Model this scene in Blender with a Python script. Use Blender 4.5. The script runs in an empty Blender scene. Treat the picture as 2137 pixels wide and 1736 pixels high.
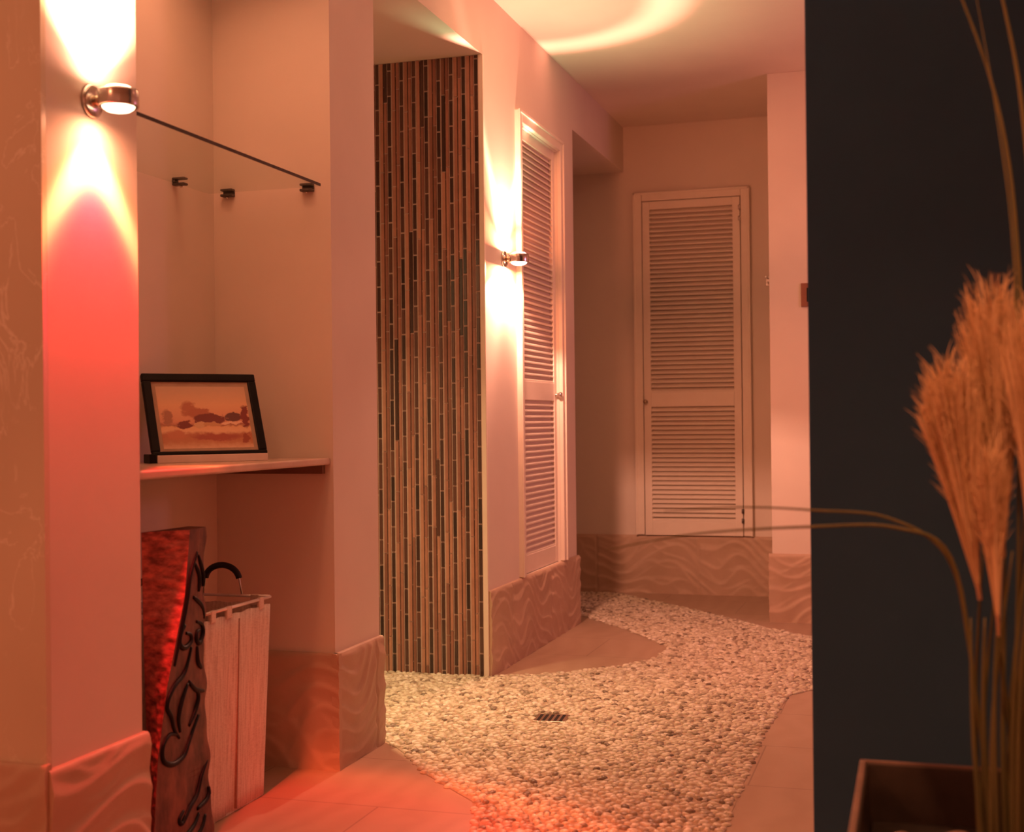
import bpy, math, random
import numpy as np
from mathutils import Vector, Matrix
R = math.radians
random.seed(7); rng = np.random.RandomState(5)
sc = bpy.context.scene
col = sc.collection

# ------------------------------------------------------------------ helpers
class MB:
    """collects quads / boxes / tubes and links them as ONE mesh object"""
    def __init__(s): s.v = []; s.f = []; s.sm = []
    def add(s, vs, fs, smooth=False):
        n = len(s.v); s.v += [tuple(v) for v in vs]
        s.f += [tuple(i + n for i in f) for f in fs]; s.sm += [smooth] * len(fs)
    def box(s, x0, x1, y0, y1, z0, z1):
        s.add([(x0,y0,z0),(x1,y0,z0),(x1,y1,z0),(x0,y1,z0),(x0,y0,z1),(x1,y0,z1),(x1,y1,z1),(x0,y1,z1)],
              [(0,3,2,1),(4,5,6,7),(0,1,5,4),(1,2,6,5),(2,3,7,6),(3,0,4,7)])
    def hexa(s, p):   # p: 8 points, bottom ring then top ring
        s.add(p, [(0,3,2,1),(4,5,6,7),(0,1,5,4),(1,2,6,5),(2,3,7,6),(3,0,4,7)])
    def tube(s, pts, r, n=8, cap=True):
        pts = [Vector(p) for p in pts]; rs = r if hasattr(r, '__len__') else [r]*len(pts)
        up = None; vs = []
        for i, p in enumerate(pts):
            t = (pts[min(i+1,len(pts)-1)] - pts[max(i-1,0)])
            if t.length < 1e-9: t = Vector((0,0,1))
            t.normalize()
            if up is None:
                up = Vector((0,0,1)) if abs(t.z) < .9 else Vector((1,0,0))
            a = t.cross(up).normalized(); b = a.cross(t).normalized(); up = b
            for k in range(n):
                an = 2*math.pi*k/n
                vs.append(p + (a*math.cos(an) + b*math.sin(an))*rs[i])
        fs = []
        for i in range(len(pts)-1):
            for k in range(n):
                fs.append((i*n+k, i*n+(k+1)%n, (i+1)*n+(k+1)%n, (i+1)*n+k))
        s.add(vs, fs, True)
        if cap:
            m = len(s.v) - len(vs)
            s.f.append(tuple(m + k for k in reversed(range(n)))); s.sm.append(False)
            s.f.append(tuple(m + (len(pts)-1)*n + k for k in range(n))); s.sm.append(False)
    def lathe(s, prof, c, n=32, axis='z'):
        vs = []; m = len(prof)
        for (r, h) in prof:
            for k in range(n):
                a = 2*math.pi*k/n; u, w = r*math.cos(a), r*math.sin(a)
                if axis == 'z': vs.append((c[0]+u, c[1]+w, c[2]+h))
                elif axis == 'x': vs.append((c[0]+h, c[1]+u, c[2]+w))
                else: vs.append((c[0]+w, c[1]+h, c[2]+u))
        fs = [(i*n+k, i*n+(k+1)%n, (i+1)*n+(k+1)%n, (i+1)*n+k) for i in range(m-1) for k in range(n)]
        s.add(vs, fs, True)
        b = len(s.v) - len(vs)
        if prof[0][0] > 1e-6: s.f.append(tuple(b+k for k in reversed(range(n)))); s.sm.append(False)
        if prof[-1][0] > 1e-6: s.f.append(tuple(b+(m-1)*n+k for k in range(n))); s.sm.append(False)
    def grid(s, P, smooth=True):
        nu, nv = len(P), len(P[0])
        s.add([p for row in P for p in row],
              [(i*nv+j, (i+1)*nv+j, (i+1)*nv+j+1, i*nv+j+1) for i in range(nu-1) for j in range(nv-1)], smooth)
    def build(s, name, m, parent=None, bevel=0, seg=2, loc=None, rotz=0, label=None):
        me = bpy.data.meshes.new(name); me.from_pydata(s.v, [], s.f)
        me.polygons.foreach_set('use_smooth', s.sm); me.materials.append(m); me.update()
        o = bpy.data.objects.new(name, me); col.objects.link(o)
        if parent: o.parent = parent
        if loc: o.location = loc
        if rotz: o.rotation_euler.z = rotz
        if bevel:
            b = o.modifiers.new('bevel', 'BEVEL'); b.width = bevel; b.segments = seg; b.limit_method = 'ANGLE'
            b.angle_limit = R(40); b.harden_normals = False
        if label: o['label'] = label
        return o
def thing(name, label, cat, loc=(0,0,0), rotz=0, group=None):
    o = bpy.data.objects.new(name, None); col.objects.link(o)
    o.empty_display_size = .05; o.location = loc; o.rotation_euler = (0,0,rotz)
    return tag(o, label, cat, group)
def tag(o, label, cat, group=None):
    o['label'] = label; o['category'] = cat
    if group: o['group'] = group
    return o
def struct(o, label=None, cat=None):
    o['kind'] = 'structure'
    if label: o['label'] = label
    if cat: o['category'] = cat
    return o

# ------------------------------------------------------------------ materials
def mat(name, c, rough=.6, metal=0, spec=.5, **k):
    m = bpy.data.materials.new(name); m.use_nodes = True
    nt = m.node_tree; b = nt.nodes['Principled BSDF']
    b.inputs['Base Color'].default_value = (*c, 1); b.inputs['Roughness'].default_value = rough
    b.inputs['Metallic'].default_value = metal; b.inputs['Specular IOR Level'].default_value = spec
    for kk, vv in k.items(): b.inputs[kk].default_value = vv
    return m, nt, b
def noise(nt, scale, detail=4, rough=.5, vec=None, dist=0):
    n = nt.nodes.new('ShaderNodeTexNoise'); n.inputs['Scale'].default_value = scale
    n.inputs['Detail'].default_value = detail; n.inputs['Roughness'].default_value = rough
    n.inputs['Distortion'].default_value = dist
    if vec: nt.links.new(vec, n.inputs['Vector'])
    return n
def coord(nt, scale=(1,1,1), kind='Object'):
    t = nt.nodes.new('ShaderNodeTexCoord'); mp = nt.nodes.new('ShaderNodeMapping')
    mp.inputs['Scale'].default_value = scale; nt.links.new(t.outputs[kind], mp.inputs['Vector'])
    return mp.outputs['Vector']
def ramp(nt, fac, stops):
    r = nt.nodes.new('ShaderNodeValToRGB'); e = r.color_ramp.elements
    e[0].position, e[0].color = stops[0][0], (*stops[0][1], 1)
    e[1].position, e[1].color = stops[-1][0], (*stops[-1][1], 1)
    for p, c in stops[1:-1]:
        x = e.new(p); x.color = (*c, 1)
    nt.links.new(fac, r.inputs['Fac']); return r.outputs['Color']
def bump(nt, b, h, strength=.2, dist=.01):
    n = nt.nodes.new('ShaderNodeBump'); n.inputs['Strength'].default_value = strength
    n.inputs['Distance'].default_value = dist
    nt.links.new(h, n.inputs['Height']); nt.links.new(n.outputs['Normal'], b.inputs['Normal'])

def m_plaster():
    m, nt, b = mat('painted_plaster', (.78,.70,.60), .75, spec=.25)
    v = coord(nt); n = noise(nt, 3, 5, vec=v)
    nt.links.new(ramp(nt, n.outputs['Fac'], [(.3,(.75,.67,.575)),(.7,(.80,.72,.62))]), b.inputs['Base Color'])
    n2 = noise(nt, 160, 3, vec=v); bump(nt, b, n2.outputs['Fac'], .08, .002); return m
def m_marble():
    m, nt, b = mat('veined_marble', (.6,.5,.4), .3)
    v = coord(nt, (1,1,.55))
    w = noise(nt, 7, 7, .6, v, 1.2)
    # thin pale veins where the noise crosses its middle value
    s = nt.nodes.new('ShaderNodeMath'); s.operation = 'SUBTRACT'; s.inputs[1].default_value = .5
    a = nt.nodes.new('ShaderNodeMath'); a.operation = 'ABSOLUTE'
    nt.links.new(w.outputs['Fac'], s.inputs[0]); nt.links.new(s.outputs[0], a.inputs[0])
    vein = ramp(nt, a.outputs[0], [(0,(.55,.55,.55)),(.014,(0,0,0))])
    gate = noise(nt, 5, 2, vec=v); g2 = ramp(nt, gate.outputs['Fac'], [(.44,(0,0,0)),(.56,(1,1,1))])
    mul = nt.nodes.new('ShaderNodeMixRGB'); mul.blend_type = 'MULTIPLY'; mul.inputs[0].default_value = 1
    nt.links.new(vein, mul.inputs[1]); nt.links.new(g2, mul.inputs[2])
    n = noise(nt, 3, 5, vec=v)
    base = ramp(nt, n.outputs['Fac'], [(.3,(.64,.56,.41)),(.7,(.74,.65,.48))])
    mx = nt.nodes.new('ShaderNodeMixRGB'); nt.links.new(mul.outputs[0], mx.inputs[0])
    nt.links.new(base, mx.inputs[1]); mx.inputs[2].default_value = (1,.95,.82,1)
    nt.links.new(mx.outputs[0], b.inputs['Base Color']); return m
def m_sand():
    m, nt, b = mat('rippled_sandstone', (.5,.38,.28), .55, spec=.3)
    v = coord(nt); n = noise(nt, 6, 6, .6, v)
    nt.links.new(ramp(nt, n.outputs['Fac'], [(.3,(.50,.36,.25)),(.7,(.60,.44,.32))]), b.inputs['Base Color'])
    n2 = noise(nt, 220, 3, vec=v); bump(nt, b, n2.outputs['Fac'], .15, .002); return m
def m_tile():
    m, nt, b = mat('sandstone_floor_tile', (.5,.36,.26), .42, spec=.4)
    v = coord(nt)
    br = nt.nodes.new('ShaderNodeTexBrick'); nt.links.new(v, br.inputs['Vector'])
    br.inputs['Scale'].default_value = 1; br.inputs['Brick Width'].default_value = .9
    br.inputs['Row Height'].default_value = .45; br.inputs['Mortar Size'].default_value = .0022
    br.inputs['Color1'].default_value = (.43,.31,.215,1); br.inputs['Color2'].default_value = (.455,.33,.23,1)
    br.inputs['Mortar'].default_value = (.30,.21,.145,1)
    w = nt.nodes.new('ShaderNodeTexWave'); w.inputs['Scale'].default_value = 3; w.inputs['Distortion'].default_value = 9
    w.inputs['Detail'].default_value = 4; nt.links.new(v, w.inputs['Vector'])
    mx = nt.nodes.new('ShaderNodeMixRGB'); mx.blend_type = 'MULTIPLY'; mx.inputs[0].default_value = .5
    nt.links.new(br.outputs['Color'], mx.inputs[1])
    nt.links.new(ramp(nt, w.outputs['Fac'], [(0,(.86,.82,.78)),(1,(1,1,1))]), mx.inputs[2])
    nt.links.new(mx.outputs[0], b.inputs['Base Color'])
    n2 = noise(nt, 40, 4, vec=v); bump(nt, b, n2.outputs['Fac'], .06, .003); return m
def m_island(name, stops, rough, spec=.5, nsc=0):
    m, nt, b = mat(name, (.5,.4,.3), rough, spec=spec)
    g = nt.nodes.new('ShaderNodeNewGeometry')
    c = ramp(nt, g.outputs['Random Per Island'], stops)
    if nsc:
        n = noise(nt, nsc, 4, vec=coord(nt)); mx = nt.nodes.new('ShaderNodeMixRGB'); mx.blend_type = 'MULTIPLY'
        mx.inputs[0].default_value = .6; nt.links.new(c, mx.inputs[1])
        nt.links.new(ramp(nt, n.outputs['Fac'], [(.3,(.7,.68,.66)),(.65,(1,1,1))]), mx.inputs[2]); c = mx.outputs[0]
    nt.links.new(c, b.inputs['Base Color']); return m
def m_noisy(name, c1, c2, scale, rough=.6, bs=0, stretch=(1,1,1), spec=.4, metal=0):
    m, nt, b = mat(name, c1, rough, metal, spec)
    v = coord(nt, stretch); n = noise(nt, scale, 5, .6, v)
    nt.links.new(ramp(nt, n.outputs['Fac'], [(.32,c1),(.68,c2)]), b.inputs['Base Color'])
    if bs: bump(nt, b, n.outputs['Fac'], bs, .004)
    return m
PLASTER = m_plaster(); MARBLE = m_marble(); SAND = m_sand(); TILE = m_tile()
PAINT = m_noisy('painted_wood', (.84,.76,.64), (.88,.80,.68), 12, .45, .03)
PEBBLE = m_island('river_pebbles', [(0,(.20,.15,.10)),(.12,(.42,.35,.25)),(.3,(.60,.52,.38)),(.6,(.68,.61,.45)),(.85,(.76,.70,.54)),(1,(.86,.82,.68))], .42, .4, 60)
GROUT = m_noisy('sand_grout', (.36,.27,.18), (.48,.36,.25), 60, .9, .2)
MOSAIC = m_island('glass_stick_mosaic', [(0,(.26,.12,.08)),(.3,(.36,.17,.12)),(.6,(.46,.23,.16)),(1,(.56,.31,.21))], .3, .6, 25)
MOSDK = m_island('dark_glass_mosaic', [(0,(.03,.018,.014)),(.5,(.075,.036,.026)),(1,(.14,.065,.045))], .12, .6)
MGROUT = m_noisy('pale_mosaic_grout', (.55,.42,.34), (.62,.48,.4), 60, .8, .1)
CHROME = m_noisy('brushed_nickel', (.62,.58,.54), (.7,.66,.62), 40, .22, 0, metal=1)
ROD = m_noisy('satin_metal_rod', (.85,.80,.74), (.92,.88,.82), 40, .3, 0, metal=.35)
BRONZE = m_noisy('aged_brass', (.42,.33,.22), (.5,.4,.28), 40, .3, 0, metal=1)
DKMETAL = m_noisy('dark_steel', (.10,.09,.08), (.14,.13,.12), 40, .4, 0, metal=.8)
DARK = m_noisy('dark_slate_wall_paint', (.027,.070,.122), (.031,.076,.132), 4, .8, .05, spec=.15)
BLACK = m_noisy('black_lacquer', (.004,.004,.004), (.008,.008,.007), 20, .5, .02, (1,1,1), .2)
BLKRUB = m_noisy('black_rubber', (.012,.012,.014), (.02,.02,.022), 60, .55, .05)
REDW = m_noisy('hammered_red_wood', (.22,.04,.035), (.85,.20,.16), 34, .45, .5, (1,1,2.2))
CARVW = m_noisy('carved_brown_wood', (.05,.018,.014), (.26,.105,.07), 22, .5, .3, (1,1,.5))
SHELFDK = m_noisy('dark_shelf_strip', (.16,.09,.055), (.22,.12,.075), 15, .5, .05)
SHELFM = m_noisy('polished_shelf_stone', (.55,.42,.32), (.66,.52,.41), 9, .22, .02)
PLINTH = m_noisy('pale_ledge_wood', (.70,.60,.52), (.78,.68,.6), 14, .25, .02)
PAPERM = m_noisy('picture_mat_board', (.42,.30,.20), (.48,.35,.24), 30, .7)
STEMG = m_noisy('dry_green_grass', (.10,.10,.035), (.18,.15,.055), 20, .6, .1, (1,1,.15))
PLUME = m_island('dry_plume_fibre', [(0,(.55,.36,.18)),(.5,(.80,.55,.30)),(1,(.92,.68,.42))], .8, .2)
POT = m_noisy('dark_planter_glaze', (.055,.042,.034), (.09,.068,.055), 9, .35, .05)
POTRIM = m_noisy('worn_planter_rim', (.20,.13,.10), (.30,.20,.16), 14, .5, .05)
SOIL = m_noisy('dark_soil', (.012,.010,.008), (.03,.022,.016), 90, .95, .6)
STONE = m_noisy('brown_decor_stone', (.26,.16,.12), (.42,.28,.22), 30, .5, .2)
PLATE = m_noisy('brown_wall_plate', (.26,.10,.06), (.30,.12,.07), 20, .4)
def m_weave():
    m, nt, b = mat('woven_paper_fabric', (.6,.45,.33), .7, spec=.25)
    v = coord(nt, (160,160,9)); n = noise(nt, 1, 4, .6, v)
    v2 = coord(nt, (18,18,60)); n2 = noise(nt, 6, 3, .6, v2)
    mx = nt.nodes.new('ShaderNodeMixRGB'); mx.inputs[0].default_value = .35
    nt.links.new(n.outputs['Fac'], mx.inputs[1]); nt.links.new(n2.outputs['Fac'], mx.inputs[2])
    nt.links.new(ramp(nt, mx.outputs[0], [(.35,(.60,.46,.36)),(.55,(.84,.72,.60)),(.7,(.92,.82,.72))]), b.inputs['Base Color'])
    bump(nt, b, n.outputs['Fac'], .5, .003); return m
WEAVE = m_weave()
def m_glass():
    m, nt, b = mat('clear_shelf_glass', (.86,.92,.88), .02)
    tr = nt.nodes.new('ShaderNodeBsdfTransparent'); tr.inputs['Color'].default_value = (.93,.95,.93,1)
    gl = nt.nodes.new('ShaderNodeBsdfGlossy'); gl.inputs['Roughness'].default_value = .02
    lw = nt.nodes.new('ShaderNodeLayerWeight'); lw.inputs['Blend'].default_value = .3
    pw = nt.nodes.new('ShaderNodeMath'); pw.operation = 'POWER'; pw.inputs[1].default_value = 5
    nt.links.new(lw.outputs['Facing'], pw.inputs[0])
    ml = nt.nodes.new('ShaderNodeMath'); ml.operation = 'MULTIPLY_ADD'; ml.inputs[1].default_value = .35; ml.inputs[2].default_value = .03
    nt.links.new(pw.outputs[0], ml.inputs[0])
    mx = nt.nodes.new('ShaderNodeMixShader'); nt.links.new(ml.outputs[0], mx.inputs[0])
    nt.links.new(tr.outputs[0], mx.inputs[1]); nt.links.new(gl.outputs[0], mx.inputs[2])
    nt.links.new(mx.outputs[0], nt.nodes['Material Output'].inputs['Surface']); return m
GLASS = m_glass()
GEDGE = m_noisy('ground_glass_edge', (.035,.03,.022), (.05,.042,.03), 30, .25)
def m_emit(name, c, s):
    m, nt, b = mat(name, c, .3); b.inputs['Emission Color'].default_value = (*c, 1)
    b.inputs['Emission Strength'].default_value = s; return m
LENS = m_emit('lit_lamp_lens', (1,.80,.55), 3.5)
LENSW = m_emit('lit_white_lamp_lens', (1,.86,.7), 6)

# ------------------------------------------------------------------ setting
XW, XN, XD = -1.61, -1.99, -2.75          # wall face, niche back, far side of the recesses
CEIL, HD = 2.70, 2.44
YE = 7.45
w = MB()
w.box(-2.9, XW, 2.16, 2.47, 0, CEIL)                 # lamp pier
w.box(-2.9, XN, 2.47, 3.455, 0, CEIL)                # niche back
w.box(XN, XW, 2.47, 3.455, 2.44, CEIL)               # niche head
w.box(-2.9, XW, 3.455, 3.78, 0, CEIL)                # pier between niche and shower
w.box(-2.9, XD, 3.78, YE+.15, 0, CEIL)
w.box(XD, XW, 3.78, 4.87, HD, CEIL)                  # shower head
w.box(XD, XW, 4.87, 5.345, 0, CEIL)
w.box(XD, XW-.03, 5.345, 5.965, 0, CEIL)             # behind the door leaf
w.box(XW-.03, XW, 5.345, 5.965, 0, .335); w.box(XW-.03, XW, 5.345, 5.965, 2.27, CEIL)
w.box(XD, XW, 5.965, 6.265, 0, CEIL)
w.box(XD, XW, 6.265, YE, HD, CEIL)
struct(w.build('wall_left', PLASTER))
w = MB(); w.box(XD, 2.6, YE, YE+.15, 0, CEIL); struct(w.build('wall_back', PLASTER))
w = MB(); w.box(-.685, 2.6, 6.53, YE, 0, CEIL); struct(w.build('wall_right', PLASTER, bevel=.002))
w = MB(); w.box(-3.2, XW, 2.145, 2.1595, .345, CEIL)
struct(w.build('wall_front', MARBLE))
w = MB(); w.box(-.199, 2.6, 2.60, 2.74, 0, CEIL); struct(w.build('wall_partition', DARK, bevel=.002))
w = MB(); w.box(1.9, 2.0, -1.5, 2.60, 0, CEIL); struct(w.build('wall_unseen', PLASTER))  # unseen wall, added to keep ambient light off the lamp pier
w = MB(); w.box(-3.2, 2.6, -1.5, YE+.15, CEIL, CEIL+.12); struct(w.build('ceiling', PLASTER))
w = MB(); w.box(-3.2, 2.6, -1.5, YE+.15, -.1, 0)
floor = struct(w.build('floor', TILE))

# pebble inlay: outline of the flush pebble bed in the tile floor
PB = [(-2.75,3.8),(-1.62,3.834),(-1.475,3.66),(-1.36,3.495),(-1.26,3.39),(-1.13,3.26),(-1.085,3.15),(-1.05,3.0),(-.98,2.75),
      (-.5,2.75),(-.457,3.18),(-.472,4.275),(-.45,4.81),(-.36,4.94),(.6,5.1),(.6,6.25),(-.1,6.02),(-.454,6.104),(-.694,6.33),(-.97,6.66),(-1.277,7.0),
      (-1.656,7.395),(-2.3,7.4),(-2.3,7.1),(-1.646,6.50),(-1.354,6.144),(-1.127,5.808),(-1.048,5.674),(-1.055,5.433),(-1.15,5.21),
      (-1.375,5.0),(-1.594,4.873),(-2.75,4.873)]
def inside(x, y):
    c = False; j = len(PB)-1
    for i in range(len(PB)):
        xi, yi = PB[i]; xj, yj = PB[j]
        if (yi > y) != (yj > y) and x < (xj-xi)*(y-yi)/(yj-yi)+xi: c = not c
        j = i
    return c
g = MB(); g.add([(x,y,.0012) for x, y in PB], [tuple(range(len(PB)))])
g.build('pebble_grout', GROUT, floor)
pv, pf = [], []
sp = .0245; row = 0; y = 2.72
while y < 7.42:
    x = -2.2 + (sp/2 if row % 2 else 0)
    while x < .3:
        px, py = x + rng.uniform(-.007,.007), y + rng.uniform(-.006,.006)
        if inside(px, py) and not (abs(px+1.18) < .06 and abs(py-4.23) < .06) and px > -2.2:
            a = rng.uniform(0, math.pi); ra = rng.uniform(.0105,.0158); rb = ra*rng.uniform(.6,.9)
            hz = rng.uniform(.004,.0085); tx, ty = rng.uniform(-.12,.12,2)
            ca, sa = math.cos(a), math.sin(a); n0 = len(pv); K = 8
            jit = rng.uniform(.88,1.1,K)
            for (k, h) in ((1,0),(.86,.6),(.5,.93)):
                for q in range(K):
                    t = 2*math.pi*q/K; u, v = ra*k*math.cos(t)*jit[q], rb*k*math.sin(t)*jit[q]
                    X, Y = u*ca - v*sa, u*sa + v*ca
                    pv.append((px+X, py+Y, .0008 + h*hz + (X*tx + Y*ty)*(h > 0)))
            pv.append((px, py, .0008+hz))
            for l in range(2):
                for q in range(K):
                    pf.append((n0+l*K+q, n0+l*K+(q+1)%K, n0+(l+1)*K+(q+1)%K, n0+(l+1)*K+q))
            for q in range(K): pf.append((n0+2*K+q, n0+2*K+(q+1)%K, n0+3*K))
        x += sp
    y += sp*.80; row += 1
g = MB(); g.v = pv; g.f = pf; g.sm = [True]*len(pf)
g.build('pebble_inlay', PEBBLE, floor)

# baseboards of rippled sandstone, real relief
def ripple(u, v):
    def ridge(ph):
        f = ph - math.floor(ph)
        return (f/.72)**1.3 if f < .72 else ((1-f)/.28)**1.1
    a = ridge(v*13.5 + 1.0*math.sin(u*6.1+.6) + .55*math.sin(u*13.7+v*9) + .35*math.sin(u*23+2))
    b = ridge(v*10.5 + 1.1*math.sin(u*5.2+2.4) + .6*math.sin(u*11.3-v*7+1))
    k = .5+.5*math.sin(u*3.1+v*5+1)
    return max(a*(.55+.45*k), b*(1-.6*k))
def baseboard(name, p0, p1, nrm, h=.333, t=.012, amp=.008, off=0, inset0=0, inset1=0):
    p0, p1 = Vector((*p0,0)), Vector((*p1,0)); L = (p1-p0).length; d = (p1-p0)/L; n = Vector((*nrm,0))
    m = MB(); nu = max(4, int(L/.007)); nv = 56
    P = []
    for i in range(nu+1):
        u = L*i/nu; rowp = []
        for j in range(nv+1):
            v = h*j/nv
            seam = ((u+off+.22) % .6); sj = 1 - math.exp(-(min(seam,.6-seam)/.003)**2)
            tile = int((u+off+.22)//.6)
            r = ripple(u+off+tile*2.7, v+tile*.11)
            e = min(1, (h-v)/.012)
            rowp.append(p0 + d*u + n*(t + amp*r*sj*e - .003*(1-sj)) + Vector((0,0,v)))
        rowp.append(p0 + d*u + n*(t-.004) + Vector((0,0,h+.003)))
        rowp.append(p0 + d*u - n*.004 + Vector((0,0,h+.003)))
        P.append(rowp)
    m.grid(P)
    for i in (0, nu):  # end caps
        r_ = P[i]; b0 = p0 + d*(L*i/nu) - n*.004
        m.add([b0] + r_, [tuple(range(len(r_)+1)) if i else tuple(reversed(range(len(r_)+1)))])
    return struct(m.build(name, SAND))
baseboard('baseboard_front', (-3.1,2.145), (XW+.008,2.145), (0,-1), h=.345, off=.3)
baseboard('baseboard_left', (XW,2.14), (XW,2.478), (1,0), off=1.0)
baseboard('baseboard_left', (XN,2.47), (XN,3.455), (1,0), off=.1)
baseboard('baseboard_left', (XN,3.455), (XW+.018,3.455), (0,-1), off=.35)
baseboard('baseboard_left', (XW,3.44), (XW,3.785), (1,0), off=.7)
baseboard('baseboard_left', (XW,4.862), (XW,6.275), (1,0), off=1.9)
baseboard('baseboard_left', (XW+.01,6.265), (-2.7,6.265), (0,1), off=.4)
baseboard('baseboard_back', (XD,YE), (-.66,YE), (0,-1), off=.62)
baseboard('baseboard_right', (-.70,6.53), (1.2,6.53), (0,-1), off=.15)
baseboard('baseboard_right', (-.685,7.45), (-.685,6.52), (-1,0), off=.15)

# mosaic wall of the shower (surface pattern of one wall)
m = MB(); m.box(XD, XW-.012, 4.862, 4.90, 0, HD)
mw = struct(m.build('wall_shower', MGROUT))
ms = MB(); md = MB()
def stick(M, x0, x1, z0, z1, t):
    e = .0012; y1 = 4.863; y0 = 4.862 - t
    M.add([(x0,y1,z0),(x1,y1,z0),(x1,y1,z1),(x0,y1,z1),(x0+e,y0,z0+e),(x1-e,y0,z0+e),(x1-e,y0,z1-e),(x0+e,y0,z1-e)],
          [(4,5,6,7),(0,1,5,4),(1,2,6,5),(2,3,7,6),(3,0,4,7)])
per = .0525; x = XW - .018; c = 0
while x > -2.3:
    # one dark narrow column of short sticks
    z = -rng.uniform(0,.09)
    while z < HD:
        L = .1015; a, b_ = max(z,.002), min(z+L-.005, HD-.001)
        if b_-a > .01: stick(md, x-.0165, x-.0025, a, b_, .0045)
        z += L
    # two long pale brown strips between the dark columns, broken now and then
    for (o0, o1) in ((.0195,.0325),(.0350,.0495)):
        z = -rng.uniform(0,.3)
        while z < HD:
            L = rng.choice([.204,.305,.407]); a, b_ = max(z,.002), min(z+L-.0035, HD-.001)
            if b_-a > .01: stick(ms if rng.rand() > .05 else md, x-o1, x-o0, a, b_, .0035)
            z += L
    # thin dark strip between the two pale ones
    z = -rng.uniform(0,.3)
    while z < HD:
        L = .305; a, b_ = max(z,.002), min(z+L-.0025, HD-.001)
        if b_-a > .01: stick(md, x-.0349, x-.0326, a, b_, .0030)
        z += L
    x -= per; c += 1
ms.build('long_tiles', MOSAIC, mw); md.build('short_tiles', MOSDK, mw)
m = MB(); m.box(XW-.016, XW+.004, 4.853, 4.870, 0, HD)
struct(m.build('trim_1', PAINT, bevel=.002))

# ------------------------------------------------------------------ louvred doors
def door(name, W, H, origin, rotz, rails, knob_x, knob_z, hinges, casing, top, depth=.03, hl=False):
    """local frame: x along the width, -y towards the room, origin at the lower left corner of the leaf"""
    d = bpy.data.objects.new(name, None); col.objects.link(d); d.location = origin; d.rotation_euler.z = rotz
    struct(d)
    st = .042; zt = H-.045; zb = .078
    f = MB(); y0, y1 = 0, .028
    f.box(0, st, y0, y1, 0, H); f.box(W-st, W, y0, y1, 0, H)
    f.box(st, W-st, y0+.001, y1, 0, zb); f.box(st, W-st, y0+.001, y1, zt, H); f.box(st, W-st, y0+.001, y1, *rails)
    f.build('door_leaf', PAINT, d, bevel=.002)
    s = MB(); p = .0265
    for (a, b_) in ((zb, rails[0]), (rails[1], zt)):
        n = round((b_-a)/p)
        for k in range(n):
            z = a + (k+.5)*(b_-a)/n
            t = .0032; dz, dy = .0125, .0105
            # slat sloping down towards the room
            s.hexa([(st-.003,y0+.003,z-dz-t+.003),(W-st+.003,y0+.003,z-dz-t+.003),(W-st+.003,y0+.003+2*dy,z+dz-t-.006),(st-.003,y0+.003+2*dy,z+dz-t-.006),
                    (st-.003,y0+.003,z-dz+t+.003),(W-st+.003,y0+.003,z-dz+t+.003),(W-st+.003,y0+.003+2*dy,z+dz+t-.006),(st-.003,y0+.003+2*dy,z+dz+t-.006)])
    s.build('louvres', PAINT, d)
    c = MB(); cw, ct = casing, .018; g_ = .004; pr = -depth - ct + 0
    yb = 0
    # casing around the leaf, proud of the wall face at local y = -(depth)
    for (xa, xb, za, zb_) in ((-g_-cw, -g_, 0, H+g_+top), (W+g_, W+g_+cw, 0, H+g_+top), (-g_, W+g_, H+g_, H+g_+top)):
        c.box(xa, xb, -depth-ct, .02, za, zb_)
    c.build('door_casing', PAINT, d, bevel=.005, seg=3)
    e = MB()
    for (xa, xb, za, zb_) in ((-g_-cw-.0005, -g_-cw+.012, 0, H+g_+top+.0005), (W+g_+cw-.012, W+g_+cw+.0005, 0, H+g_+top+.0005), (-g_-cw, W+g_+cw, H+g_+top-.012, H+g_+top+.0005)):
        e.box(xa, xb, -depth-ct-.006, -depth-ct+.002, za, zb_)
    e.build('casing_bead', PAINT, d, bevel=.0025, seg=2)
    k = MB(); k.lathe([(.0,-.034),(.008,-.033),(.0125,-.027),(.0125,-.022),(.007,-.014),(.006,-.004),(.010,0)], (knob_x, 0, knob_z), 20, 'y')
    k.build('knob', CHROME if hl else BRONZE, d, label='small round metal knob')
    for (hx, hz, dark) in hinges:
        q = MB(); q.lathe([(0,-.014),(.004,-.013),(.007,-.012),(.007,.012),(.004,.013),(0,.014)], (hx, -.006, hz), 14, 'z')
        q.build('hinge', DKMETAL if dark else CHROME, d, label='dark metal hinge' if dark else 'bright metal hinge')
    return d
# door on the left wall: leaf recessed slightly behind the wall face
door('door_1', .62, 1.932, (XW-.012, 5.345, .338), R(90), (.755,.838), .597, .785, [], .05, .05, depth=.012, hl=True)
door('door_2', .559, 1.917, (-1.497, YE-.030, .338), 0, (.736,.820), .012, .767,
     [(.557,1.855,False),(.557,1.793,False),(.559,.142,True),(.559,.087,True)], .05, .05, depth=-.018)

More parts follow.
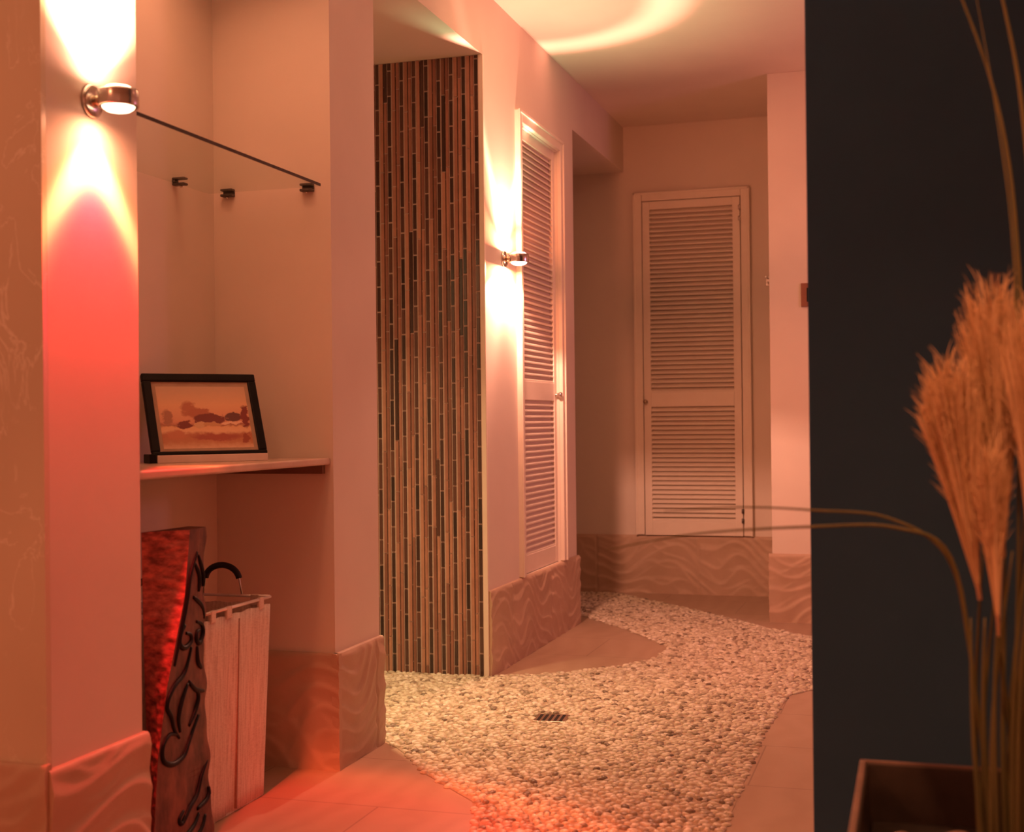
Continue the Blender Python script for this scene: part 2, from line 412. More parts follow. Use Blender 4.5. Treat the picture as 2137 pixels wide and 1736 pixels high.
# ------------------------------------------------------------------ wall lamps
def wall_lamp(Y, label, lens_m, down):
    Z = 1.665; X = XW
    t = thing('wall_lamp', label, 'lamp', (X, Y, Z), group='twin up and down wall lamps')
    m = MB(); m.lathe([(.034,0),(.034,.006),(.030,.010),(.012,.012)], (0,0,0), 32, 'x')
    m.build('wall_plate', CHROME, t)
    m = MB(); m.tube([(.008,0,0),(.032,0,0)], .0075, 12); m.lathe([(.006,.014),(.011,.015),(.011,.021),(.006,.022)], (0,0,0), 16, 'x')
    m.build('arm', BRONZE, t)
    cx = .065; r = .041; h = .016
    m = MB(); m.lathe([(r-.004,-h),(r-.001,-h-.001),(r,-h+.002),(r,h-.002),(r-.001,h+.001),(r-.004,h),(r-.005,h-.006),(r-.005,-h+.006),(r-.004,-h)], (cx,0,0), 40)
    m.build('lamp_drum', CHROME, t)
    for s in (-1, 1):
        m = MB(); pr = [(0.0,s*(h+.013)),(.012,s*(h+.012)),(.024,s*(h+.009)),(.031,s*(h+.004)),(.0345,s*(h-.002)),(.0345,s*(h-.008)),(0,s*(h-.008))]
        if s < 0: pr = pr
        m.lathe(pr, (cx,0,0), 32)
        m.build('lens', lens_m, t, label='glowing domed glass lens')
    return t, X+cx, Z
def beam(name, loc, up, stops, power, size=.062):
    """round lamp whose output varies with the angle from its axis, as its reflector and filter make it"""
    l = bpy.data.lights.new(name, 'AREA'); l.shape = 'DISK'; l.size = size; l.energy = power; l.color = (1,1,1)
    l.use_nodes = True; nt = l.node_tree; em = nt.nodes['Emission']
    g = nt.nodes.new('ShaderNodeNewGeometry'); sp = nt.nodes.new('ShaderNodeSeparateXYZ')
    nt.links.new(g.outputs['Incoming'], sp.inputs[0])
    ab = nt.nodes.new('ShaderNodeMath'); ab.operation = 'ABSOLUTE'; nt.links.new(sp.outputs['Z'], ab.inputs[0])
    ac = nt.nodes.new('ShaderNodeMath'); ac.operation = 'ARCCOSINE'; nt.links.new(ab.outputs[0], ac.inputs[0])
    dv = nt.nodes.new('ShaderNodeMath'); dv.operation = 'DIVIDE'; dv.inputs[1].default_value = math.pi/2
    nt.links.new(ac.outputs[0], dv.inputs[0])
    c = ramp(nt, dv.outputs[0], [(a/90, k) for a, k in stops])
    nt.links.new(c, em.inputs['Color']); em.inputs['Strength'].default_value = 10
    o = bpy.data.objects.new(name, l); col.objects.link(o); o.location = loc
    if up: o.rotation_euler.x = math.pi
    o.visible_camera = False
    return o
def S(c, k): return tuple(min(1, x*k/10) for x in c)
WARM = (1,.40,.26)
UP = [(0,S(WARM,.8)),(26,S(WARM,.85)),(31,S(WARM,2.6)),(34,S(WARM,2.2)),(37,S((.75,.95,.5),.34)),(46,S((.75,.95,.5),.22)),(56,S(WARM,.05)),(63,S((1,.24,.11),.5)),(86,S((1,.24,.11),1.1)),(90,S((1,.24,.11),1.1))]
UP1 = UP[:-3] + [(60,S(WARM,.04)),(90,S(WARM,.01))]
t1, lx, lz = wall_lamp(2.306, 'near wall lamp throwing white light up and red light down, on pier beside the niche', LENS, 'red')
t2, lx, lz = wall_lamp(5.115, 'far wall lamp glowing white on the wall between mosaic shower and louvred door', LENSW, 'white')
beam('near_lamp_up', (lx,2.306,lz+.031), True, UP1, 42)
beam('far_lamp_up', (lx,5.115,lz+.031), True, UP, 24)
RED = [(0,(.052,.0008,.0014)),(20,(.060,.001,.0017)),(25,(.110,.0015,.002)),(30,(.190,.007,.004)),(34,(.22,.026,.009)),(37,(.06,.009,.004)),(42,(.012,.003,.001)),(50,(.006,.002,.001)),(90,(.001,.0004,.0002))]
beam('near_lamp_down', (lx,2.306,lz-.031), False, RED, 31)
DN = [(0,S(WARM,.35)),(12,S(WARM,.4)),(24,S(WARM,.8)),(50,S(WARM,1.2)),(66,S(WARM,2.7)),(71,S((1,.27,.13),.9)),(90,S((1,.27,.13),1.3))]
beam('far_lamp_down', (lx,5.115,lz-.031), False, DN, 22)

# ------------------------------------------------------------------ glass shelf and its clamps
s = thing('glass_shelf', 'clear glass shelf with dark front edge, high in the niche', 'shelf', (XN, 2.95, 1.684))
m = MB(); m.box(.003, .362, -.478, .470, -.004, .004); m.build('glass_pane', GLASS, s)
m = MB(); m.box(.3625, .3655, -.478, .470, -.004, .004); m.build('front_edge', GEDGE, s, label='dark polished glass edge')
def clamp(x, y, horiz, label):
    t = thing('shelf_clamp', label, 'bracket', (x, y, 1.684), group='metal clamps holding the glass shelf')
    m = MB()
    if horiz == 'x':
        m.box(0, .040, -.011, .011, .0045, .011); m.box(0, .040, -.011, .011, -.012, -.0045); m.box(0, .010, -.011, .011, -.0045, .0045)
    else:
        m.box(-.019, .019, -.022, 0, .0045, .011); m.box(-.019, .019, -.022, 0, -.012, -.0045); m.box(-.019, .019, -.004, 0, -.0045, .0045)
    m.build('clamp_jaws', DKMETAL, t, bevel=.003, seg=3)
    m = MB(); m.lathe([(.004,-.004),(.004,.001),(.003,.002)], (.024 if horiz == 'x' else 0, 0 if horiz == 'x' else -.012, -.0135), 12)
    m.build('screw', CHROME, t)
clamp(XN, 3.235, 'x', 'leftmost metal shelf clamp, on the back wall of the niche')
clamp(-1.938, 3.455, 'y', 'middle metal shelf clamp, the lowest in view, beside the niche corner')
clamp(-1.680, 3.455, 'y', 'rightmost metal shelf clamp, near the end of the dark glass edge')

# ------------------------------------------------------------------ stone shelf
s = thing('stone_shelf', 'polished stone shelf holding the framed picture, across the niche', 'shelf', (XN, 2.4725, .86))
m = MB(); m.box(.001, .372, 0, .981, .020, .040); m.build('shelf_slab', SHELFM, s, bevel=.005, seg=3)
m = MB(); m.box(.001, .020, 0, .981, -.006, .0195); m.box(.020, .355, .962, .981, -.006, .0195)  # dark brown strip below the slab, along back and right side
m.build('under_shelf_strip', SHELFDK, s, bevel=.001, label='dark brown strip under the shelf')

# ------------------------------------------------------------------ framed picture
TH, PH, FW_, FH = .8446, .4397, .3152, .2408
fr = thing('framed_picture', 'small landscape painting in black frame leaning back on pale ledge', 'picture', (-1.897, 2.970, .900), TH)
tilt = Matrix.Rotation(-PH, 4, 'X')
def tp(x, y, z):            # frame-plane coordinates (y = depth behind the face) to the thing's own space
    v = tilt @ Vector((x, y, z)); return (v.x, v.y, v.z+.0215)
def tbox(M, x0, x1, y0, y1, z0, z1):
    M.hexa([tp(x0,y0,z0),tp(x1,y0,z0),tp(x1,y1,z0),tp(x0,y1,z0),tp(x0,y0,z1),tp(x1,y0,z1),tp(x1,y1,z1),tp(x0,y1,z1)])
b = .023
m = MB(); tbox(m,0,FW_,0,.016,FH-b,FH); tbox(m,0,FW_,0,.016,0,.011); tbox(m,0,b,0,.016,.011,FH-b); tbox(m,FW_-b,FW_,0,.016,.011,FH-b)
m.build('frame_moulding', BLACK, fr, bevel=.003)
m = MB(); tbox(m,b-.002,FW_-b+.002,.007,.010,.009,FH-b+.002); m.build('mat_board', PAPERM, fr)
def m_painting():
    # a plain generic landscape: pale sky, round trees, a low farm, a pale track
    m, nt, bs = mat('painted_landscape', (.6,.4,.25), .35)
    tc = nt.nodes.new('ShaderNodeTexCoord'); sp = nt.nodes.new('ShaderNodeSeparateXYZ')
    nt.links.new(tc.outputs['UV'], sp.inputs[0])
    n = noise(nt, 14, 5, .6, tc.outputs['UV'])
    def math2(op, a, b_=None):
        q = nt.nodes.new('ShaderNodeMath'); q.operation = op
        for i, s_ in enumerate((a, b_)):
            if s_ is None: continue
            if isinstance(s_, (int, float)): q.inputs[i].default_value = s_
            else: nt.links.new(s_, q.inputs[i])
        return q.outputs[0]
    u0, v0 = sp.outputs[0], sp.outputs[1]
    nn = math2('MULTIPLY', math2('SUBTRACT', n.outputs['Fac'], .5), .16)
    u, v = math2('ADD', u0, nn), math2('ADD', v0, math2('MULTIPLY', nn, .8))
    base = ramp(nt, v, [(0,(.75,.52,.34)),(.10,(.55,.27,.14)),(.22,(.50,.2,.11)),(.27,(.82,.55,.32)),(.34,(.80,.50,.26)),(.37,(.42,.17,.1)),(.42,(.72,.36,.22)),(.7,(.80,.50,.28)),(1,(.62,.45,.30))])
    def blob(cu, cv, ru, rv, c, soft=.25):
        nonlocal base
        a = math2('POWER', math2('DIVIDE', math2('SUBTRACT', u, cu), ru), 2); a2 = math2('POWER', math2('DIVIDE', math2('SUBTRACT', v, cv), rv), 2)
        f = ramp(nt, math2('ADD', a, a2), [(1-soft,(1,1,1)),(1,(0,0,0))])
        mx = nt.nodes.new('ShaderNodeMixRGB'); nt.links.new(f, mx.inputs[0]); nt.links.new(base, mx.inputs[1]); mx.inputs[2].default_value = (*c,1)
        base = mx.outputs[0]
    blob(.09,.50,.06,.15,(.42,.20,.12),.6); blob(.33,.63,.10,.15,(.50,.20,.11),.6); blob(.44,.56,.14,.10,(.48,.18,.1),.5)
    blob(.55,.47,.19,.10,(.22,.06,.05)); blob(.82,.50,.10,.075,(.17,.07,.06)); blob(.95,.50,.05,.20,(.25,.06,.05),.4)
    blob(.27,.38,.09,.065,(.22,.05,.04)); blob(.43,.375,.06,.055,(.70,.48,.26)); blob(.58,.385,.12,.035,(.62,.36,.18)); blob(.8,.40,.12,.025,(.85,.6,.4))
    blob(.6,.175,.32,.06,(.40,.12,.08),.6); blob(.16,.22,.14,.09,(.58,.24,.13),.7); blob(.93,.16,.045,.09,(.35,.1,.06),.4)
    nt.links.new(base, bs.inputs['Base Color']); return m
m = MB(); x0, x1, z0, z1 = b+.011, FW_-b-.011, .020, FH-b-.014
m.add([tp(x0,.0065,z0),tp(x1,.0065,z0),tp(x1,.0065,z1),tp(x0,.0065,z1)], [(0,1,2,3)])
po = m.build('painting', m_painting(), fr, label='painted landscape with round trees and low farm buildings')
uvl = po.data.uv_layers.new(name='UVMap')
for i, uv in enumerate(((0,0),(1,0),(1,1),(0,1))): uvl.data[i].uv = uv
so = po.modifiers.new('thick', 'SOLIDIFY'); so.thickness = .0005
m = MB(); m.box(.010, FW_-.004, -.010, .052, 0, .0205); m.build('ledge', PLINTH, fr, bevel=.002, label='pale wooden ledge under the frame')
m = MB(); m.box(-.010, .0095, -.008, .050, 0, .0235); m.build('foot', BLACK, fr, bevel=.002)

# ------------------------------------------------------------------ carved sculpture
# corners by height: near-left L, front M, right R, back B ; tall twisted carved block
lv = [ # z, L(x,y), M(x,y), R(x,y)
 (.752,(-1.715,2.635),(-1.640,2.722),(-1.655,2.816)),
 (.600,(-1.715,2.638),(-1.636,2.690),(-1.650,2.800)),
 (.400,(-1.714,2.642),(-1.630,2.600),(-1.648,2.796)),
 (.250,(-1.713,2.647),(-1.626,2.555),(-1.644,2.800)),
 (.100,(-1.712,2.652),(-1.622,2.532),(-1.640,2.806)),
 (.000,(-1.712,2.655),(-1.620,2.522),(-1.637,2.810))]
def level(z):
    for i in range(len(lv)-1):
        a, c = lv[i], lv[i+1]
        if a[0] >= z >= c[0]:
            t = (a[0]-z)/(a[0]-c[0]); return [(a[k][0]*(1-t)+c[k][0]*t, a[k][1]*(1-t)+c[k][1]*t) for k in (1,2,3)]
    return [lv[0][k] for k in (1,2,3)]
sx, sy = -1.70, 2.70
sc_t = thing('carved_sculpture', 'tall carved wooden block with hammered red face and dark scroll carving, in niche', 'sculpture', (sx, sy, 0))
def pt(a, z, off=(0,0)): return (a[0]-sx+off[0], a[1]-sy+off[1], z)
NZ, NA = 150, 34
from mathutils import noise as mn
P = []
for i in range(NZ+1):
    z = .752*i/NZ; L, M_, R_ = level(z); rowp = []
    d = Vector((M_[0]-L[0], M_[1]-L[1])); n = Vector((d.y, -d.x)).normalized()
    for j in range(NA+1):
        t = j/NA; q = (L[0]+d.x*t, L[1]+d.y*t)
        e = min(1, t*8, (1-t)*8, (NZ-i)/4, 1)
        hgt = mn.noise(Vector((q[0]*46, q[1]*46, z*95)))*.006*e + mn.noise(Vector((q[0]*20, q[1]*20, z*30+5)))*.005*e
        rowp.append((q[0]+n.x*hgt-sx, q[1]+n.y*hgt-sy, z))
    P.append(rowp)
m = MB(); m.grid([list(reversed(r_)) for r_ in P]); red = m.build('hammered_face', REDW, sc_t, label='hammered red face')
m = MB(); P = []
for i in range(61):
    z = .7515*i/60; L, M_, R_ = level(z)
    Bk = (L[0]+.01, 2.822); wob = .002*math.sin(z*37)+.0015*math.sin(z*71)
    ring = [M_, ((M_[0]*.5+R_[0]*.5)+.004, M_[1]*.5+R_[1]*.5), (R_[0]+wob, R_[1]+wob), Bk, (L[0]-.001, L[1]+.001)]
    P.append([pt(a, z) for a in ring])
m.grid([list(reversed(r_)) for r_ in P], False)
m.f.append(tuple(60*5+k for k in range(5))[::-1]); m.sm.append(False)
m.f.append(tuple(60*5+k for k in range(5))); m.sm.append(False); m.f.pop(-2); m.sm.pop(-2)
m.build('carved_body', CARVW, sc_t, label='dark brown carved face')
# scroll carving: raised lines on the face between M and R (image-like u, v sketch of the relief)
MU = [(60,310),(300,285),(480,250),(800,205),(1000,165),(1250,125),(1500,105),(1736,95)]
RU = [(60,410),(500,385),(800,390),(1000,395),(1300,410),(1736,425)]
def lerp(tab, y):
    if y <= tab[0][0]: return tab[0][1]
    for i in range(len(tab)-1):
        if tab[i][0] <= y <= tab[i+1][0]:
            t = (y-tab[i][0])/(tab[i+1][0]-tab[i][0]); return tab[i][1]*(1-t)+tab[i+1][1]*t
    return tab[-1][1]
def smooth(pts, n=5):
    out = []
    for i in range(len(pts)-1):
        p0 = pts[max(i-1,0)]; p1 = pts[i]; p2 = pts[i+1]; p3 = pts[min(i+2,len(pts)-1)]
        for k in range(n):
            t = k/n
            out.append(tuple(.5*((2*b_)+(-a+c)*t+(2*a-5*b_+4*c-d)*t*t+(-a+3*b_-3*c+d)*t**3) for a,b_,c,d in zip(p0,p1,p2,p3)))
    out.append(pts[-1]); return out
carv = [[(270,560),(250,600),(245,650),(270,682),(300,660),(298,620),(275,605)],
 [(330,560),(368,590),(376,640),(355,685),(333,660),(335,622),(355,615)],
 [(305,690),(290,760),(270,820),(220,870),(182,950),(200,1020),(212,1090),(238,1150)],
 [(340,700),(345,780),(370,830)], [(295,870),(330,930),(382,962)], [(290,880),(255,960),(235,1040),(242,1120)],
 [(300,890),(345,960),(330,1040),(290,1110)],
 [(350,1080),(320,1130),(285,1200),(255,1255),(200,1272),(155,1230),(155,1155),(190,1110),(230,1128)],
 [(345,180),(315,260),(285,370),(265,480),(245,620),(225,760)], [(350,200),(380,300),(384,380)], [(310,420),(360,480),(382,560)],
 [(400,1350),(360,1420),(330,1500),(280,1550),(240,1605),(225,1575),(250,1545)], [(418,1500),(390,1560),(330,1582)],
 [(150,1640),(220,1692),(300,1662),(340,1610)], [(120,1700),(180,1720),(230,1760)], [(380,1640),(350,1700),(300,1740)],[(330,240),(352,320),(345,400)]]
m = MB()
for cpts in carv:
    q = []
    for (cx_, cy_) in smooth(cpts):
        a, b_ = lerp(MU, cy_), lerp(RU, cy_); u = (cx_-a)/(b_-a); z = .752 - (cy_-50)/1686*.752*.965
        L, M_, R_ = level(max(0.008, z)); u = min(max(u,.04),.96)
        bul = .004*(1-abs(2*u-1))
        q.append((M_[0]+(R_[0]-M_[0])*u-sx+bul+.0005, M_[1]+(R_[1]-M_[1])*u-sy, max(.008, z)))
    n = len(q); m.tube(q, [.0032+.0034*math.sin(math.pi*(i+.6)/(n+.2)) for i in range(n)], 8)
m.build('scroll_carving', BLACK, sc_t, label='black scroll carving')

# ------------------------------------------------------------------ hamper
hx, hy = -1.82, 3.01
hp = thing('laundry_hamper', 'tapered woven hamper with metal rod rim and black handles, on niche floor', 'hamper', (hx, hy, 0))
T0, B0 = (.145,.175), (.128,.156)      # half sizes at the rim and at the floor
HT = .515
def wallpts(z, k):
    t = z/.533; return (B0[0]+(T0[0]-B0[0])*t, B0[1]+(T0[1]-B0[1])*t)
def panel(name, ax, sgn, m_, z0=.004, z1=HT):
    M = MB(); n = 14
    P = []
    for i in range(n+1):
        z = z0+(z1-z0)*i/n; a, b_ = wallpts(z, 0); rowp = []
        for j in range(25):
            s_ = -1+2*j/24; bul = .003*math.sin(s_*9+z*4)*(1-abs(s_))
            zz = z - (.0018*math.sin(s_*14)*(i == n))
            rowp.append((sgn*(a+bul), s_*b_, zz) if ax == 'x' else (s_*a, sgn*(b_+bul), zz))
        P.append(rowp)
    M.grid(P); o = M.build(name, m_, hp); q = o.modifiers.new('thick','SOLIDIFY'); q.thickness = .003; q.offset = 0
    return o
for ax, sg in (('x',1),('x',-1),('y',1),('y',-1)): panel('side_panel', ax, sg, WEAVE)
M = MB(); M.box(-B0[0],B0[0],-B0[1],B0[1],.001,.006); M.build('base', WEAVE, hp)
M = MB(); M.box(B0[0]-.001+.003, B0[0]+.0045, -.0035, .0035, .004, .02)
M = MB(); M.hexa([(B0[0]-.001,-.0022,.01),(B0[0]+.0075,-.0022,.01),(B0[0]+.0075,.0022,.01),(B0[0]-.001,.0022,.01),
        (T0[0]-.006,-.0022,.50),(T0[0]+.0042,-.0022,.50),(T0[0]+.0042,.0022,.50),(T0[0]-.006,.0022,.50)])
M.build('seam', m_noisy('seam_thread', (.30,.18,.12), (.38,.24,.16), 80, .8), hp)
a, b_ = T0
M = MB(); r_ = .0042
for p, q in (((a,-b_),(a,b_)),((a,b_),(-a,b_)),((-a,b_),(-a,-b_)),((-a,-b_),(a,-b_))):
    M.tube([(p[0],p[1],.533),(q[0],q[1],.533)], r_, 12)
M.build('rod_rim', ROD, hp, label='shiny metal rod')
for (tx, ty, d_) in [(a,-.13,0),(a,-.05,0),(a,.12,0),(-a,-.1,0),(-a,.1,0),(-.09,b_,1),(.10,b_,1),(-.09,-b_,1),(.09,-b_,1)]:
    M = MB(); s_ = 1 if (tx if not d_ else ty) > 0 else -1
    if not d_: M.box(tx-.005, tx+.005, ty-.013, ty+.013, .507, .538)
    else: M.box(tx-.013, tx+.013, ty-.005, ty+.005, .507, .538)
    M.build('hanging_tab', WEAVE, hp, bevel=.003)
for s_ in (1,-1):
    y_ = s_*b_
    arc = [(.052*math.cos(t), y_, .575+.040*math.sin(t)) for t in np.linspace(.12, math.pi-.12, 17)]
    M = MB(); M.tube([(.060,y_,.533),(.0555,y_,.560)]+arc+[(-.0555,y_,.560),(-.060,y_,.533)], .0028, 8)
    hw = M.build('handle_wire', CHROME, hp)
    M = MB(); M.tube(arc, .0085, 12); M.build('handle_grip', BLKRUB, hw, label='black curved grip')

# ------------------------------------------------------------------ small wall and floor items
t = thing('wall_plate', 'small brown framed wall plate on the wall beside the dark partition', 'switch', (-.482, 6.53, 1.602))
m = MB(); m.box(-.050,.050,-.010,0,-.058,.058); m.build('plate_frame', PLATE, t, bevel=.003)
m = MB(); m.box(-.022,.034,-.013,-.009,-.034,.034); m.build('insert', BLACK, t, bevel=.002, label='dark centre insert')
t = thing('coat_hook', 'small bright metal wall hook on back wall right of the louvred door', 'hook', (-.785, YE+.001, 1.775))
m = MB(); m.box(-.014,.014,-.005,0,-.028,.022); m.build('hook_plate', CHROME, t, bevel=.002)
m = MB(); m.tube(smooth([(0,-.004,.012),(-.006,-.025,.014),(-.010,-.048,.018)]), .0045, 10); m.tube(smooth([(0,-.004,-.010),(0,-.022,-.018),(0,-.034,-.008)]), .004, 10)
m.build('hook_arms', CHROME, t)
t = thing('floor_drain', 'small slotted metal drain set in the pebble floor', 'drain', (-1.18, 4.23, 0), .1)
m = MB(); m.box(-.055,.055,-.055,.055,.0005,.0045); m.build('drain_frame', BRONZE, t, bevel=.001)
m = MB()
for k in range(5): m.box(-.044+.019*k, -.034+.019*k, -.045, .045, .0046, .0052)
m.build('slots', BLACK, t)

# ------------------------------------------------------------------ planter, stones, grasses
px0, px1, py0, py1, ph = -.093, .40, 1.72, 2.21, .442
pl = thing('square_planter', 'dark square planter with worn brown rim, in front of dark partition', 'planter', ((px0+px1)/2, (py0+py1)/2, 0))
hxx, hyy = (px1-px0)/2, (py1-py0)/2
def shell(M, o, i, z0, z1, tp_=1.0):
    ob = [(-o[0]*tp_,-o[1]*tp_,z0),(o[0]*tp_,-o[1]*tp_,z0),(o[0]*tp_,o[1]*tp_,z0),(-o[0]*tp_,o[1]*tp_,z0)]
    ot = [(-o[0],-o[1],z1),(o[0],-o[1],z1),(o[0],o[1],z1),(-o[0],o[1],z1)]
    ib = [(-i[0]*tp_,-i[1]*tp_,z0+.02),(i[0]*tp_,-i[1]*tp_,z0+.02),(i[0]*tp_,i[1]*tp_,z0+.02),(-i[0]*tp_,i[1]*tp_,z0+.02)]
    it = [(-i[0],-i[1],z1),(i[0],-i[1],z1),(i[0],i[1],z1),(-i[0],i[1],z1)]
    V = ob+ot+ib+it; F = [(0,3,2,1),(8,9,10,11)]
    for k in range(4):
        l = (k+1)%4; F += [(k,l,4+l,4+k),(4+k,4+l,12+l,12+k),(12+k,12+l,8+l,8+k)]
    M.add(V, F)
m = MB(); shell(m, (hxx,hyy), (hxx-.012,hyy-.012), 0, ph-.004, .93); m.build('planter_body', POT, pl, bevel=.001)
m = MB()
for (xa,xb,ya,yb) in ((-hxx-.001,hxx+.001,-hyy-.001,-hyy+.009),(-hxx-.001,hxx+.001,hyy-.005,hyy+.001),(-hxx-.001,-hxx+.009,-hyy,hyy),(hxx-.009,hxx+.001,-hyy,hyy)):
    m.box(xa,xb,ya,yb,ph-.010,ph)
m.build('rim', POTRIM, pl, bevel=.0015, label='worn brown rim')
m = MB(); m.box(-hxx+.02,hxx-.02,-hyy+.02,hyy-.02,.335,.350); m.build('soil', SOIL, pl)
def stone(x, y, r, label, sd):
    m = MB(); V = []; F = []; nu, nv = 18, 10
    for i in range(1, nv):
        for k in range(nu):
            th, a = math.pi*i/nv, 2*math.pi*k/nu
            d = Vector((math.sin(th)*math.cos(a), math.sin(th)*math.sin(a), math.cos(th)))
            rr = r*(1+.14*mn.noise(d*1.6+Vector((sd,0,0))))
            V.append((d.x*rr, d.y*rr*.92, d.z*rr*.85))
    V += [(0,0,r*.85),(0,0,-r*.85)]
    for i in range(nv-2):
        for k in range(nu): F.append((i*nu+k,(i+1)*nu+k,(i+1)*nu+(k+1)%nu,i*nu+(k+1)%nu))
    for k in range(nu): F += [(len(V)-2,k,(k+1)%nu),(len(V)-1,(nv-2)*nu+(k+1)%nu,(nv-2)*nu+k)]
    m.add(V, F, True); o = m.build('decorative_stone', STONE, loc=(x,y,.350+r*.82))
    tag(o, label, 'stone', 'brown stones in the planter')
stone(-.026,1.93,.036,'brown rounded stone in planter, the middle one between rim and grass stems',1)
stone(.052,1.93,.040,'largest brown rounded stone in planter, directly left of the grass stems',4)
stone(-.060,1.955,.026,'smallest brown stone in planter, tucked against its left side',8)

pg = thing('pampas_grass', 'tall dried grass with orange feathery plumes and green stems, standing in the planter', 'plant', (.12, 1.95, .352))
def rel(p): return (p[0]-.12, p[1]-1.95, p[2]-.352)
def plume(base, tip, n, ang, hair, sd):
    """broom-like plume: long fibres fanning from the stem head, feathering at their ends"""
    r2 = np.random.RandomState(sd); M = MB(); b0, t0 = Vector(base), Vector(tip); ax = (t0-b0); L = ax.length; ax.normalize()
    M.tube([rel(b0), rel(b0+ax*L*.4), rel(b0+ax*L*.8)], [.0035,.0025,.001], 6)
    def fibre(st_, d, l, bend, w):
        pts = []; p = st_.copy(); out = Vector((d.x-ax.x*.9, d.y-ax.y*.9, 0))
        if out.length > 1e-6: out.normalize()
        for k in range(6):
            pts.append(rel(p)); t = (k+1)/5
            dd = (d + out*bend*t*t).normalized(); p = p + dd*l/5
        M.tube(pts, [w*.6,w,w,w*.85,w*.6,w*.25], 3, cap=False)
    for i in range(n):
        az = r2.uniform(0, 2*math.pi); rad = ang*math.sqrt(r2.rand())
        side = Vector((math.cos(az), math.sin(az)*.8, 0))
        d = (ax + side*math.tan(rad)).normalized()
        st_ = b0 + ax*L*.45*r2.rand()**1.4
        top = L*(1-.22*(rad/ang)**2)*r2.uniform(.86,1.03)
        l = max(.05, top-(st_-b0).length)
        fibre(st_, d, l, .10, .0015)
        for h in range(hair):
            q = r2.uniform(.45,.98); hs = st_ + d*l*q; az2 = az + r2.normal(0,.9)
            hd = (d + Vector((math.cos(az2), math.sin(az2), 0))*r2.uniform(.25,.65)).normalized()
            fibre(hs, hd, r2.uniform(.02,.05), .25, .0006)
    return M.build('plume', PLUME, pg, label='orange feathery plume')
plume((.082,1.93,.745),(.036,1.93,1.085),420,.155,3,1)
plume((.116,1.97,.80),(.100,1.97,1.20),420,.135,3,2)
plume((.150,1.90,.76),(.160,1.90,1.17),380,.14,2,3)
plume((.105,1.90,.70),(.092,1.90,.96),200,.10,2,4)
plume((.20,1.99,.80),(.215,1.99,1.22),300,.14,2,5)
def blade(pts, w, name='leaf_blade'):
    q = smooth(pts, 6); n = len(q); M = MB()
    M.tube([rel(p) for p in q], [w*(1-.75*(i/(n-1))**2) for i in range(n)], 6)
    return M.build(name, STEMG, pg)
# long arching and upright blades
blade([(.095,1.96,.40),(.075,1.96,.62),(.045,1.955,.80),(-.03,1.95,.842),(-.143,1.95,.842),(-.318,1.96,.828),(-.46,1.97,.80)], .0032)
blade([(.10,1.97,.40),(.07,1.97,.66),(.040,1.965,.80),(-.04,1.96,.855),(-.143,1.96,.865),(-.25,1.97,.868),(-.37,1.98,.86)], .0028)
blade([(.13,1.96,.40),(.148,1.96,.8),(.140,1.96,1.20),(.119,1.96,1.415),(.07,1.96,1.588),(.02,1.96,1.70)], .0035)
blade([(.14,1.99,.40),(.165,1.99,.8),(.160,1.99,1.25),(.148,1.99,1.446),(.127,1.99,1.582),(.10,1.99,1.70)], .0045)
blade([(.12,1.94,.40),(.135,1.94,.9),(.132,1.94,1.22),(.112,1.94,1.42),(.085,1.94,1.60)], .0022)
r3 = np.random.RandomState(11)
tops = [(.088,1.93,.72),(.118,1.97,.81),(.150,1.90,.75),(.102,1.90,.71),(.20,1.99,.81)]
for k, tp0 in enumerate(tops):
    bx = .095+.02*k; blade([(bx,1.95,.36),((bx+tp0[0])/2-.006,1.94,.55),tp0], .0055, 'stem')
for k in range(26):
    bx, by = .078+r3.rand()*.13, 1.90+r3.rand()*.12
    tx_ = bx + r3.uniform(-.022,.05); h = r3.uniform(.62,.95)
    blade([(bx,by,.355),(bx*.6+tx_*.4-.008,by,.355+(h-.355)*.5),(tx_,by+r3.uniform(-.03,.03),h)], r3.uniform(.0028,.005))

# ------------------------------------------------------------------ lighting
def area(name, loc, rot, size, power, c, shape='DISK', spread=180):
    l = bpy.data.lights.new(name, 'AREA'); l.shape = shape; l.size = size; l.energy = power; l.color = c
    l.spread = R(spread); o = bpy.data.objects.new(name, l); col.objects.link(o); o.location = loc; o.rotation_euler = rot
    return o
AMB = (1,.30,.13)
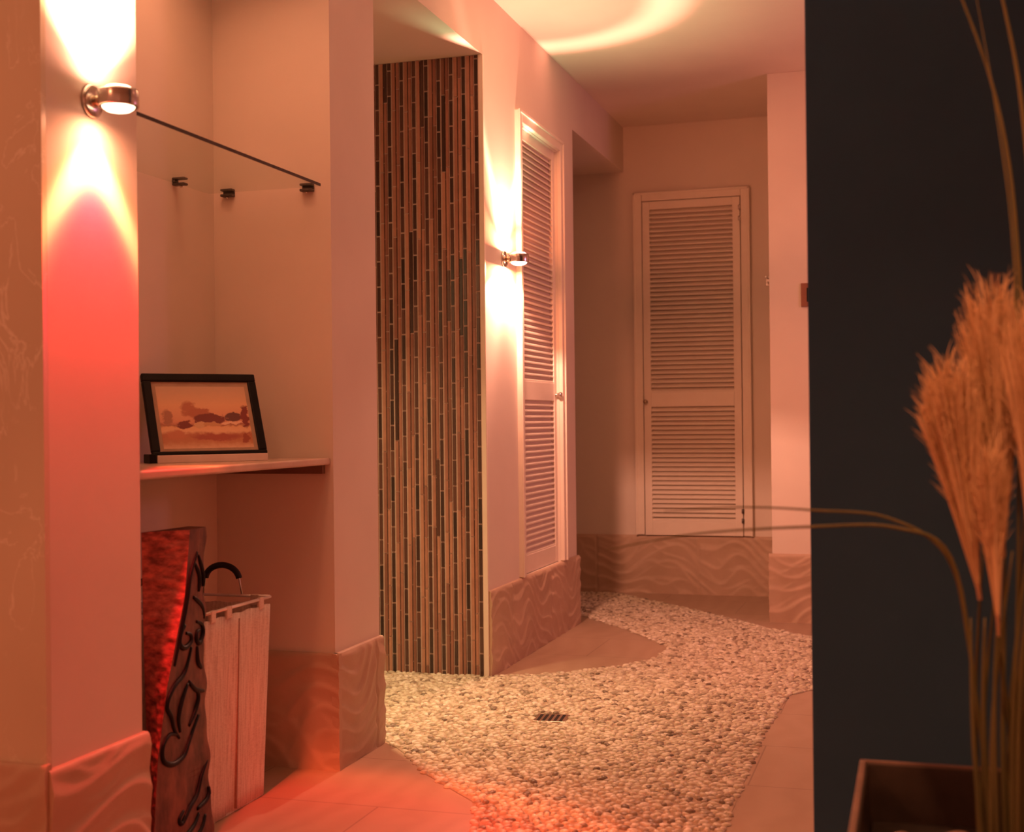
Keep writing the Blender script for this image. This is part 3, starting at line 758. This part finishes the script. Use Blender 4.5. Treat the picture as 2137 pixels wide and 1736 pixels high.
# added unseen fills for room, hall and plant; downlights of corridor and recesses
area('room_fill', (-2.1,-.5,2.69), (0,0,0), .5, 26, AMB)  # unseen fill behind the camera, added to brighten the room
area('hall_fill', (.55,4.0,2.69), (0,0,0), .30, 1.5, (1,.32,.19))  # added fill out of view, no known lamp in the hall
area('corridor_downlight', (-.95,4.80,2.69), (0,0,0), .12, 5.5, (1,.47,.21))
area('shower_downlight', (-1.95,4.12,2.435), (0,0,0), .08, 8.5, (1,.66,.34), spread=66)
area('niche_downlight', (-1.78,3.05,2.435), (0,0,0), .08, 1.3, (1,.36,.17), spread=130)
d_ = Vector((.12,1.93,1.0)) - Vector((.05,1.05,2.69))
area('plant_fill', (.05,1.05,2.69), d_.to_track_quat('-Z','Y').to_euler(), .10, 2.2, (1,.36,.16), spread=44)  # unseen fill, added to brighten the plumes
area('pink_hall_light', (1.2,5.4,1.6), (0,R(90),0), .5, 8, (1,.30,.50))
wd = bpy.data.worlds.new('warm_room_air'); sc.world = wd; wd.use_nodes = True
wd.node_tree.nodes['Background'].inputs['Color'].default_value = (1,.27,.14,1)
wd.node_tree.nodes['Background'].inputs['Strength'].default_value = .50

# ------------------------------------------------------------------ camera
W_, H_ = 2137, 1736; f = 2728.
yaw = math.atan((1912-W_/2)/f); roll = .0105; pitch = math.atan(11/f)
fw = Vector((-math.sin(yaw)*math.cos(pitch), math.cos(yaw)*math.cos(pitch), math.sin(pitch)))
r0 = Vector((math.cos(yaw), math.sin(yaw), 0)); u0 = r0.cross(fw)
rr = r0*math.cos(roll) - u0*math.sin(roll); uu = r0*math.sin(roll) + u0*math.cos(roll)
cam = bpy.data.cameras.new('camera'); co = bpy.data.objects.new('camera', cam); col.objects.link(co)
co.matrix_world = Matrix(((rr.x,uu.x,-fw.x,0),(rr.y,uu.y,-fw.y,0),(rr.z,uu.z,-fw.z,1.0),(0,0,0,1)))
cam.sensor_width = 36; cam.sensor_fit = 'HORIZONTAL'; cam.lens = 36*f/W_
cam.clip_start = .05; cam.dof.use_dof = True; cam.dof.focus_distance = 4.3; cam.dof.aperture_fstop = 4.0
sc.camera = co
sc.view_settings.view_transform = 'Standard'; sc.view_settings.look = 'None'
sc.view_settings.exposure = 0; sc.view_settings.gamma = 1
sc.view_settings.use_curve_mapping = False
